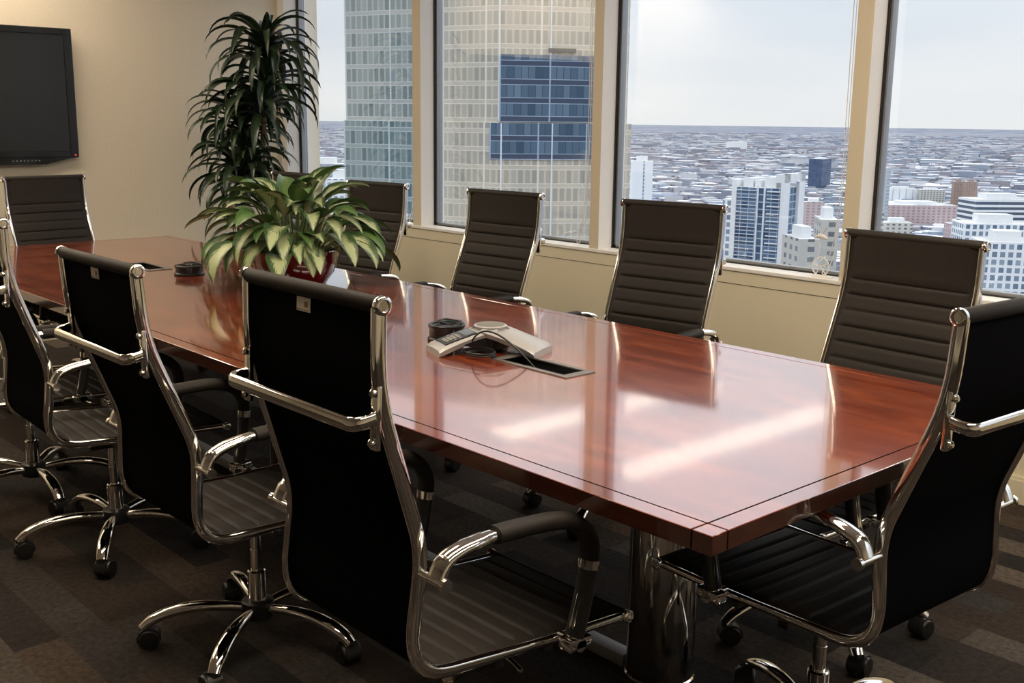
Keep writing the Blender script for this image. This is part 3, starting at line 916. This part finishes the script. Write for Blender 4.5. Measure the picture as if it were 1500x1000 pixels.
puck(-4.40, 2.105, .062, .042, 'round black cable puck on the table between far hatch and leafy plant')

# ------------------------------------------------------------------ blind cords at the panes
def cord(x, z0, label):
    bm = bmesh.new()
    pts = [Vector((x, YW + .045, HEAD)), Vector((x + .004, YW + .045, z0 + .55)), Vector((x + .002, YW + .045, z0 + .30)), Vector((x - .018, YW + .045, z0 + .12)), Vector((x - .060, YW + .04, z0 + .012)),
           Vector((x - .03, YW + .035, z0 + .012)), Vector((x + .006, YW + .045, z0 + .15)), Vector((x + .016, YW + .045, z0 + .6)), Vector((x + .014, YW + .045, HEAD))]
    sweep(bm, round_path(pts, .12, 6), .0017, .0017, seg=6)
    tag(link('blind_cord', bm, M_white), label, 'cord', 'white blind cords at the window piers')
for x, lb in ((-5.475, 'thin white blind cord hanging in the leftmost window'), (-3.99, 'thin white blind cord hanging in the window before the beige tower'),
              (-2.50, 'thin white blind cord hanging in the window with the wide city view')):
    cord(x, .762, lb)

# white wire ornament on the sill beside the last pier
t = empty('wire_ornament', (-2.56, YW + .03, .762), 0, 'small white wire wheel with a bird above it on the window sill', 'ornament')
bm = bmesh.new()
C0 = Vector((0, 0, .046)); r = .040
sweep(bm, [C0 + Vector((r * math.cos(q), 0, r * math.sin(q))) for q in [2 * PI * i / 32 for i in range(33)]], .003, .003, seg=6)
for k in range(5):
    a = 2 * PI * k / 5 + .4
    sweep(bm, [C0, C0 + Vector((r * math.cos(a), .0, r * math.sin(a)))], .0022, .0022, seg=6)
box(bm, -.035, .060, -.012, .012, 0, .006, .002)
link('wheel', bm, M_white, t)
bm = bmesh.new()
sweep(bm, [Vector((-.012, 0, .086)), Vector((-.010, 0, .165))], .0015, .0015, seg=6)
sweep(bm, [Vector((-.040, 0, .165)), Vector((-.012, 0, .178)), Vector((.014, 0, .172)), Vector((.030, 0, .165))], [.002, .010, .007, .001], [.002, .013, .008, .001], seg=10)
sweep(bm, [Vector((-.008, 0, .178)), Vector((.006, 0, .200)), Vector((.022, 0, .222))], [.010, .006, .001], [.003, .002, .001], seg=8)
link('bird', bm, M_white, t)

# ------------------------------------------------------------------ the city outside, seen from a high floor
GZ = -150.0
def facade_mat(name, bay, flr, fw, fh, frame, ga, gb, rough=.25, spec=.5, line=None):
    """grid of panes on UV metres: mullion share fw, spandrel share fh; pane tint varies pane by pane"""
    m = mat(name, frame, .7)
    b = m.node_tree.nodes['Principled BSDF']
    uv = N(m, 'ShaderNodeUVMap'); sep = N(m, 'ShaderNodeSeparateXYZ'); LK(m, uv.outputs[0], sep.inputs[0])
    def mth(op, a, bb=None):
        n = N(m, 'ShaderNodeMath', operation=op)
        for i, q in enumerate((a, bb)):
            if q is None: continue
            if isinstance(q, (int, float)): n.inputs[i].default_value = q
            else: LK(m, q, n.inputs[i])
        return n.outputs[0]
    u = mth('DIVIDE', sep.outputs[0], bay); v = mth('DIVIDE', sep.outputs[1], flr)
    fu = mth('FRACT', u); fv = mth('FRACT', v)
    pu = mth('GREATER_THAN', fu, fw); pv = mth('GREATER_THAN', fv, fh); pane = mth('MULTIPLY', pu, pv)
    iu = mth('FLOOR', u); iv = mth('FLOOR', v)
    cb = N(m, 'ShaderNodeCombineXYZ'); LK(m, iu, cb.inputs[0]); LK(m, iv, cb.inputs[1])
    wn = N(m, 'ShaderNodeTexWhiteNoise'); LK(m, cb.outputs[0], wn.inputs['Vector'])
    c1 = N(m, 'ShaderNodeMix'); c1.data_type = 'RGBA'; c1.inputs[6].default_value = (*ga, 1); c1.inputs[7].default_value = (*gb, 1)
    LK(m, wn.outputs['Value'], c1.inputs[0])
    c2 = N(m, 'ShaderNodeMix'); c2.data_type = 'RGBA'; c2.inputs[6].default_value = (*frame, 1)
    LK(m, pane, c2.inputs[0]); LK(m, c1.outputs[2], c2.inputs[7])
    out = c2.outputs[2]
    if line:   # thin bright metal lines at the floor edges and every bay group
        l1 = mth('LESS_THAN', mth('FRACT', v), line[1]); l2 = mth('LESS_THAN', mth('FRACT', mth('ADD', v, 1 - fh)), line[1])
        l3 = mth('LESS_THAN', mth('FRACT', mth('DIVIDE', u, line[3])), line[2])
        mxl = mth('MAXIMUM', mth('MAXIMUM', l1, l2), l3)
        c3 = N(m, 'ShaderNodeMix'); c3.data_type = 'RGBA'; c3.inputs[7].default_value = (*line[0], 1)
        LK(m, mxl, c3.inputs[0]); LK(m, out, c3.inputs[6]); out = c3.outputs[2]
    LK(m, out, b.inputs['Base Color'])
    rg = mth('SUBTRACT', .7, mth('MULTIPLY', pane, .7 - rough)); LK(m, rg, b.inputs['Roughness'])
    b.inputs['Specular IOR Level'].default_value = spec
    return m

def uv_prism(bm, plan, z0, z1, mi=0, roof=1):
    """extrude a plan polygon (list of 2-D points); wall faces get UVs in metres"""
    uvl = bm.loops.layers.uv.verify()
    n = len(plan)
    a = [bm.verts.new((p[0], p[1], z0)) for p in plan]; b = [bm.verts.new((p[0], p[1], z1)) for p in plan]
    run = 0
    for i in range(n):
        j = (i + 1) % n
        f = bm.faces.new((a[i], a[j], b[j], b[i])); f.material_index = mi
        ln = math.hypot(plan[j][0] - plan[i][0], plan[j][1] - plan[i][1])
        for lp, q in zip(f.loops, ((run, 0), (run + ln, 0), (run + ln, z1 - z0), (run, z1 - z0))): lp[uvl].uv = q
        run += ln
    f = bm.faces.new(b); f.material_index = roof
    return a, b

def line_hit(c, d, u):
    r = ray(u, 180); r = Vector((r.x, r.y))
    # c + s d = t r
    det = d.x * (-r.y) + r.x * d.y
    s = (-c.x * (-r.y) - r.x * c.y) / det
    return c + d * s

def plan3(uL, uC, uR, D, skew):
    """rectangular plan: nearest corner at uC, left face reaching uL, right face reaching uR; skew = turn of the left face from square-on (deg)"""
    c = far_pt(uC, D)
    rt = Vector((RIGHT.x, RIGHT.y)).normalized()
    dl = -rt; ang = R_(-skew)
    dl = Vector((dl.x * math.cos(ang) - dl.y * math.sin(ang), dl.x * math.sin(ang) + dl.y * math.cos(ang)))
    dr = Vector((dl.y, -dl.x))
    fw = Vector((FWD.x, FWD.y))
    if dr.dot(fw) < 0: dr = -dr
    Lp = line_hit(c, dl, uL)
    Rp = line_hit(c, dr, uR) if uR is not None else c + dr * 25
    return [Lp, c, Rp, Lp + Rp - c]

M_roof = mat('pale_gravel_roof', (.62, .62, .60), .9); noise_tint(M_roof, (.40, .40, .40), (.85, .85, .84), .03, 5)
M_conc = mat('white_concrete', (.74, .76, .78), .8)
M_tower = facade_mat('beige_curtain_wall', 1.55, 3.9, .34, .24, (.50, .455, .37), (.31, .295, .25), (.44, .405, .335), line=((.70, .66, .58), .035, .03, 8))
M_tower2 = facade_mat('grey_green_curtain_wall', 1.55, 3.9, .30, .22, (.36, .375, .35), (.13, .18, .18), (.29, .33, .31), line=((.52, .56, .55), .035, .03, 8))
M_teal = facade_mat('teal_curtain_wall', 1.55, 3.9, .30, .22, (.26, .31, .31), (.07, .12, .13), (.20, .27, .27), line=((.48, .54, .54), .035, .03, 8))
M_reflection = facade_mat('dark_blue_tower_reflection', 1.55, 3.9, .12, .30, (.045, .065, .11), (.03, .07, .12), (.13, .20, .27), line=((.33, .40, .50), .035, .03, 7))
M_bal = facade_mat('blue_balcony_glass', 3.4, 3.1, .10, .16, (.40, .46, .55), (.02, .055, .13), (.12, .20, .31))
M_wgrid = facade_mat('white_grid_blue_windows', 3.0, 3.1, .38, .34, (.80, .83, .86), (.10, .16, .24), (.30, .38, .46))
M_wslab = facade_mat('white_blank_slab', 12, 3.1, .90, .2, (.74, .77, .80), (.15, .2, .26), (.3, .36, .42))
M_strip = facade_mat('white_dark_bands', 200, 3.8, .0, .45, (.74, .76, .78), (.06, .09, .13), (.08, .11, .16))
M_beige = facade_mat('beige_punched_windows', 5.5, 3.6, .55, .5, (.52, .51, .47), (.12, .13, .14), (.22, .24, .26))
M_dblue = facade_mat('dark_blue_tower_glass', 8, 4, .08, .12, (.09, .12, .20), (.04, .07, .15), (.07, .11, .20))
M_brick = facade_mat('brown_brick_tower', 4, 3.1, .45, .4, (.34, .24, .20), (.20, .16, .15), (.30, .23, .20))
M_greyb = facade_mat('blue_grey_block', 6, 3.6, .4, .5, (.36, .42, .48), (.22, .28, .34), (.3, .36, .42))
M_pink = facade_mat('pink_brick_low_block', 7, 4.0, .5, .5, (.48, .38, .38), (.25, .20, .24), (.34, .28, .30))

# the tall tower close by, with panels painted as a dark tower's reflection
tw = [far_pt(507, 262), far_pt(731, 240), far_pt(805, 241.5), far_pt(918, 247)]
back = Vector((FWD.x, FWD.y)).normalized() * 50
c = tw[1]
o = empty('office_tower', (c.x, c.y, GZ), 0, 'tall beige and grey glass office tower filling the two left windows', 'building')
def rel(p): return (p.x - c.x, p.y - c.y)
def tower_block(nm, pts, z0, z1, m1, m2):
    bm = bmesh.new(); uvl = bm.loops.layers.uv.verify()
    pts = [pts[0], pts[0].lerp(pts[1], .60)] + pts[1:]
    pl = [rel(p) for p in pts] + [rel(pts[-1] + back), rel(pts[0] + back)]
    uv_prism(bm, pl, z0, z1)
    bm.faces.ensure_lookup_table(); bm.faces[0].material_index = 2
    bmesh.ops.recalc_face_normals(bm, faces=bm.faces)
    return link(nm, bm, [m1, M_roof, m2], o, smooth=False)
tower_block('upper_shaft', tw, 150.5, 215, M_tower, M_tower2)
lw = [far_pt(503.5, 261.2), far_pt(734.5, 239), far_pt(809, 240.5), far_pt(925, 246)]
tower_block('lower_shaft', lw, 0, 150.5, M_tower, M_teal)
bm = bmesh.new()
for p in (tw[1], tw[2]):
    x, y = rel(p); d = -back.normalized() * .25
    box(bm, x + d.x - .12, x + d.x + .12, y + d.y - .12, y + d.y + .12, 151, 214)
for p in (lw[1], lw[2]):
    x, y = rel(p); d = -back.normalized() * .25
    box(bm, x + d.x - .12, x + d.x + .12, y + d.y - .12, y + d.y + .12, 20, 150.4)
link('corner_fins', bm, M_conc, o, smooth=False)
def bay(z0, z1, pts, off, nm):  # blue panel imitating a dark tower mirrored in the facade glass
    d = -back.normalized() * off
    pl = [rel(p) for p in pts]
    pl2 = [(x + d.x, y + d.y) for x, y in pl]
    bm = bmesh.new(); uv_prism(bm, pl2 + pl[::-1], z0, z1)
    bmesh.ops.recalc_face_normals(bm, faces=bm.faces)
    return link(nm, bm, [M_reflection, M_reflection], o, smooth=False)
bay(150.7, height_at(800, 80, 240) - GZ, [tw[1].lerp(tw[0], .0), tw[2], tw[2].lerp(tw[3], .62)], .5, 'blue_reflection_upper')
bay(height_at(800, 234, 240) - GZ, 150.45, [lw[1].lerp(lw[0], .07), lw[1], lw[2], lw[2].lerp(lw[3], .62)], .3, 'blue_reflection_lower')
e0 = tw[2].lerp(tw[1], .05); e1 = tw[2].lerp(tw[3], .32); d = -back.normalized() * .6
zt = height_at(820, 78, 240) - GZ
bm = bmesh.new(); uv_prism(bm, [(rel(e0)[0] + d.x, rel(e0)[1] + d.y), (rel(e1)[0] + d.x, rel(e1)[1] + d.y), rel(e1), rel(e0)], zt + .2, zt + 1.1); link('roof_unit_reflection', bm, mat('reflected_roof_unit', (.06, .07, .08), .6), o, smooth=False)  # dark box standing in for a roof unit mirrored in the facade

# apartment high-rise with balconies
pl = plan3(1080, 1152, 1181, 470, 36)
zt = height_at(1120, 276, 470)
c = pl[1]
o = empty('apartment_tower', (c.x, c.y, GZ), 0, 'blue glass apartment high-rise with white piers and balcony slabs', 'building')
loc = [Vector((p.x - c.x, p.y - c.y)) for p in pl]; H = zt - GZ
bm = bmesh.new(); uv_prism(bm, [tuple(p) for p in loc], 0, H); bmesh.ops.recalc_face_normals(bm, faces=bm.faces)
link('glass_walls', bm, [M_bal, M_roof], o, smooth=False)
dl = (loc[0] - loc[1]).normalized(); dr = (loc[2] - loc[1]).normalized(); WL = (loc[0] - loc[1]).length; WR = (loc[2] - loc[1]).length
def obox(bm, s0, s1, t0, t1, z0, z1, mi=0):
    """box in the building's own axes: s along the left face, t along the right face"""
    uv_prism(bm, [tuple(dl * s + dr * t) for s, t in ((s0, t0), (s0, t1), (s1, t1), (s1, t0))], z0, z1, mi, mi)
bm = bmesh.new()
k = 0; z = H - 1
while z > H - 60:
    obox(bm, WL * .02, WL * .28, -1.4, 0, z - .5, z - .1)
    obox(bm, WL * .50, WL * .92, -1.0, 0, z - .32, z - .1)
    z -= 3.1
link('balcony_slabs', bm, M_conc, o, smooth=False)
bm = bmesh.new()
obox(bm, WL * .93, WL * 1.03, -.6, WR, 0, H + 3)
obox(bm, WL * .47, WL * .495, -.8, .1, 0, H + 1)
obox(bm, -1.2, .2, -1.2, WR * .25, 0, H + 6); obox(bm, -1.2, .2, WR * .72, WR + .3, 0, H + 6)
obox(bm, WL * .33, WL * .36, -.5, .1, 0, H + 1)
obox(bm, -1.2, WL * .12, -1.0, WR + .3, H + 2.5, H + 6)
link('white_piers', bm, M_conc, o, smooth=False)
bm = bmesh.new()
for a_, b_, h_ in ((.18, .42, 4.5), (.5, .62, 3), (.66, .86, 3.8)): obox(bm, WL * a_, WL * b_, 3, WR * .8, H, H + h_)
link('roof_plant_room', bm, M_conc, o, smooth=False)
bm = bmesh.new(); obox(bm, WL * 1.0, WL * 1.24, 1, WR, 0, H - 5.5); link('side_wing', bm, [M_wgrid, M_roof], o, smooth=False)

BL = [
 ('slab_tower', 'white windowless slab tower at the left of the wide city view', (926, 959, None), 236, 950, 6, M_wslab),
 ('glass_tower', 'dark blue glass tower standing alone beyond the apartment high-rise', (1189, 1209, 1222), 233, 2500, 38, M_dblue),
 ('stone_building', 'beige stone building with punched windows right of the apartment high-rise', (1212, 1240, None), 322, 420, 8, M_beige),
 ('office_building', 'lower grey terrace building next to the beige stone one', (1183, 1214, None), 350, 400, -6, M_beige),
 ('glass_tower', 'blue grey tower hard against the frame of the rightmost window', (1284, 1311, None), 246, 1150, 5, M_greyb),
 ('stone_building', 'small pale beige block low at the left of the rightmost window', (1284, 1306, None), 312, 800, 4, M_beige),
 ('warehouse', 'long low white building in the rightmost window, left half', (1307, 1353, None), 276, 2150, 4, M_wslab),
 ('warehouse', 'long low white building in the rightmost window, right half', (1356, 1394, None), 278, 2150, 4, M_beige),
 ('brick_block', 'long low pinkish brick block below the white buildings', (1306, 1416, None), 300, 1650, 3, M_pink),
 ('apartment_tower', 'left one of the two brown brick towers in the rightmost window', (1406, 1421, None), 266, 2050, 10, M_brick),
 ('apartment_tower', 'right one of the two brown brick towers in the rightmost window', (1423, 1441, None), 266, 2000, 10, M_brick),
 ('office_building', 'white building with dark horizontal window bands at the right edge', (1441, 1530, None), 291, 900, -4, M_strip),
 ('apartment_building', 'white gridded apartment building, the farther and wider of two', (1426, 1530, None), 327, 560, 6, M_wgrid),
 ('apartment_building', 'white gridded apartment building at the right edge, the nearer of two', (1456, 1540, None), 354, 470, 10, M_wgrid),
 ('stone_building', 'grey beige low building above the rightmost far chair', (1306, 1350, None), 326, 1100, 5, M_beige),
 ('brick_block', 'reddish brown block beside the white gridded apartments', (1404, 1442, None), 328, 1300, 5, M_pink),
 ('brick_block', 'reddish block between blue glass tower and beige stone building', (1186, 1216, None), 296, 1500, 5, M_pink),
 ('stadium', 'white arena roof far off in the wide city view', (1068, 1096, None), 208, 6000, 0, M_conc),
 ('office_building', 'pale building at the foot of the leftmost window', (446, 500, None), 240, 760, 4, M_greyb),
 ('office_building', 'small white block low beside the tower in the leftmost window', (474, 506, None), 262, 520, 6, M_wgrid),
]
for nm, lb, (a_, b_, c_), vt, D, sk, mw in BL:
    pl = plan3(a_, b_, c_, D, sk) if c_ else plan3(a_, b_, None, D, sk)
    if c_ is None:   # give it a believable depth behind its front face
        dep = max(18, (pl[0] - pl[1]).length * .6)
        nd = (pl[2] - pl[1]).normalized() * dep
        pl = [pl[0], pl[1], pl[1] + nd, pl[0] + nd]
    um = (a_ + min(b_, 1499)) / 2
    zt = height_at(um, vt, D)
    c = pl[1]
    o = empty(nm, (c.x, c.y, GZ), 0, lb, 'building')
    loc = [(p.x - c.x, p.y - c.y) for p in pl]; H = max(6, zt - GZ)
    bm = bmesh.new(); uv_prism(bm, loc, 0, H); bmesh.ops.recalc_face_normals(bm, faces=bm.faces)
    link('walls', bm, [mw, M_roof], o, smooth=False)
    cxm = sum(p[0] for p in loc) / 4; cym = sum(p[1] for p in loc) / 4
    ins = [(cxm + (p[0] - cxm) * .5, cym + (p[1] - cym) * .5) for p in loc]
    bm = bmesh.new(); uv_prism(bm, ins, H, H + (4 if D < 2000 else 3), 0, 0); bmesh.ops.recalc_face_normals(bm, faces=bm.faces)
    link('roof_plant_room', bm, M_conc if mw is not M_brick else M_brick, o, smooth=False)

# ground plain
def ground_mat():
    m = mat('hazed_city_ground', (.2, .2, .2), .95, spec=.1)  # bluish tones put distance haze into the ground colour
    b = m.node_tree.nodes['Principled BSDF']
    t = N(m, 'ShaderNodeTexCoord')
    n1 = N(m, 'ShaderNodeTexNoise'); n1.inputs['Scale'].default_value = .0022; n1.inputs['Detail'].default_value = 8; n1.inputs['Roughness'].default_value = .7
    r1 = N(m, 'ShaderNodeValToRGB'); e = r1.color_ramp.elements
    e[0].position = .36; e[0].color = (.13, .16, .215, 1); e[1].position = .68; e[1].color = (.48, .52, .58, 1)
    q = e.new(.47); q.color = (.19, .215, .265, 1); q = e.new(.56); q.color = (.31, .32, .35, 1)
    n2 = N(m, 'ShaderNodeTexNoise'); n2.inputs['Scale'].default_value = .00022; n2.inputs['Detail'].default_value = 4
    r2_ = N(m, 'ShaderNodeValToRGB'); r2_.color_ramp.elements[0].position = .35; r2_.color_ramp.elements[0].color = (.75, .82, .95, 1); r2_.color_ramp.elements[1].position = .65; r2_.color_ramp.elements[1].color = (1.25, 1.2, 1.15, 1)
    mx_ = N(m, 'ShaderNodeMix'); mx_.data_type = 'RGBA'; mx_.blend_type = 'MULTIPLY'; mx_.inputs[0].default_value = 1
    LK(m, t.outputs['Object'], n1.inputs['Vector']); LK(m, t.outputs['Object'], n2.inputs['Vector'])
    LK(m, n1.outputs['Fac'], r1.inputs[0]); LK(m, n2.outputs['Fac'], r2_.inputs[0]); LK(m, r1.outputs[0], mx_.inputs[6]); LK(m, r2_.outputs[0], mx_.inputs[7])
    LK(m, mx_.outputs[2], b.inputs['Base Color'])
    return m
bm = bmesh.new(); bmesh.ops.create_circle(bm, cap_ends=True, segments=96, radius=36000)
o = link('ground', bm, ground_mat(), smooth=False); o.location = (0, 0, GZ); o['kind'] = 'structure'

# countless low roofs of the city
M_low = mat('low_roofs', (.5, .5, .5), .9, spec=.15)
_at = N(M_low, 'ShaderNodeAttribute'); _at.attribute_name = 'tone'; LK(M_low, _at.outputs['Color'], M_low.node_tree.nodes['Principled BSDF'].inputs['Base Color'])
bm = bmesh.new(); cl = bm.loops.layers.float_color.new('tone')
rr = random.Random(5)
PAL = [(.92, .94, .97), (.84, .87, .92), (.62, .67, .74), (.50, .50, .52), (.33, .29, .32), (.20, .24, .31), (.27, .32, .41), (.43, .40, .43), (.66, .64, .64)]  # bluish casts of roofs and walls imitate distance haze
WGT = [15, 12, 10, 10, 9, 16, 14, 8, 7]
rt = Vector((RIGHT.x, RIGHT.y)).normalized()
for i in range(15000):
    D = 620 * (14000 / 620) ** (rr.random() ** .85)
    u = rr.uniform(330, 1640)
    p = far_pt(u, D)
    g = R_(18) + (R_(45) if rr.random() < .15 else 0)
    sc = .62 + D / 6500
    a_, b_ = rr.uniform(7, 26) * sc, rr.uniform(6, 18) * sc
    h = rr.choice((5, 7, 9, 12)) * rr.uniform(.8, 1.3) * (1.6 if rr.random() < .06 else 1)
    if rr.random() < .05: a_ *= 2.4; b_ *= 1.8
    ax = Vector((math.cos(g), math.sin(g))); ay = Vector((-ax.y, ax.x))
    colr = rr.choices(PAL, WGT)[0]; wc = rr.choice(((.34, .32, .36), (.30, .34, .42), (.50, .52, .56), (.24, .27, .34)))
    cr = [p + ax * a_ * sx_ + ay * b_ * sy_ for sx_, sy_ in ((-1, -1), (1, -1), (1, 1), (-1, 1))]
    lo = [bm.verts.new((q.x, q.y, 0)) for q in cr]; hi = [bm.verts.new((q.x, q.y, h)) for q in cr]
    for k in range(4):
        f = bm.faces.new((lo[k], lo[(k + 1) % 4], hi[(k + 1) % 4], hi[k]))
        for lp in f.loops: lp[cl] = (*wc, 1)
    f = bm.faces.new(hi)
    for lp in f.loops: lp[cl] = (*colr, 1)
o = link('low_city_roofs', bm, M_low, smooth=False); o.location = (0, 0, GZ)
tag(o, 'countless small flat roofed city blocks spreading to the horizon', 'buildings', kind='stuff')

# bare winter trees between the blocks
M_tree = mat('bare_winter_tree', (.12, .125, .155), .95, spec=.05)
bm = bmesh.new()
for i in range(9000):
    D = 650 * (7000 / 650) ** (rr.random() ** .8); p = far_pt(rr.uniform(330, 1640), D)
    r = rr.uniform(4, 8) * (1 + D / 2500)
    vs = [bm.verts.new((p.x + r * math.cos(q) * rr.uniform(.7, 1.1), p.y + r * math.sin(q) * rr.uniform(.7, 1.1), 3)) for q in (0, 1.57, 3.14, 4.71)]
    tp = bm.verts.new((p.x, p.y, rr.uniform(7, 11)))
    for k in range(4): bm.faces.new((vs[k], vs[(k + 1) % 4], tp))
o = link('bare_trees', bm, M_tree, smooth=False); o.location = (0, 0, GZ)
tag(o, 'dark leafless trees scattered between the distant city roofs', 'trees', kind='stuff')
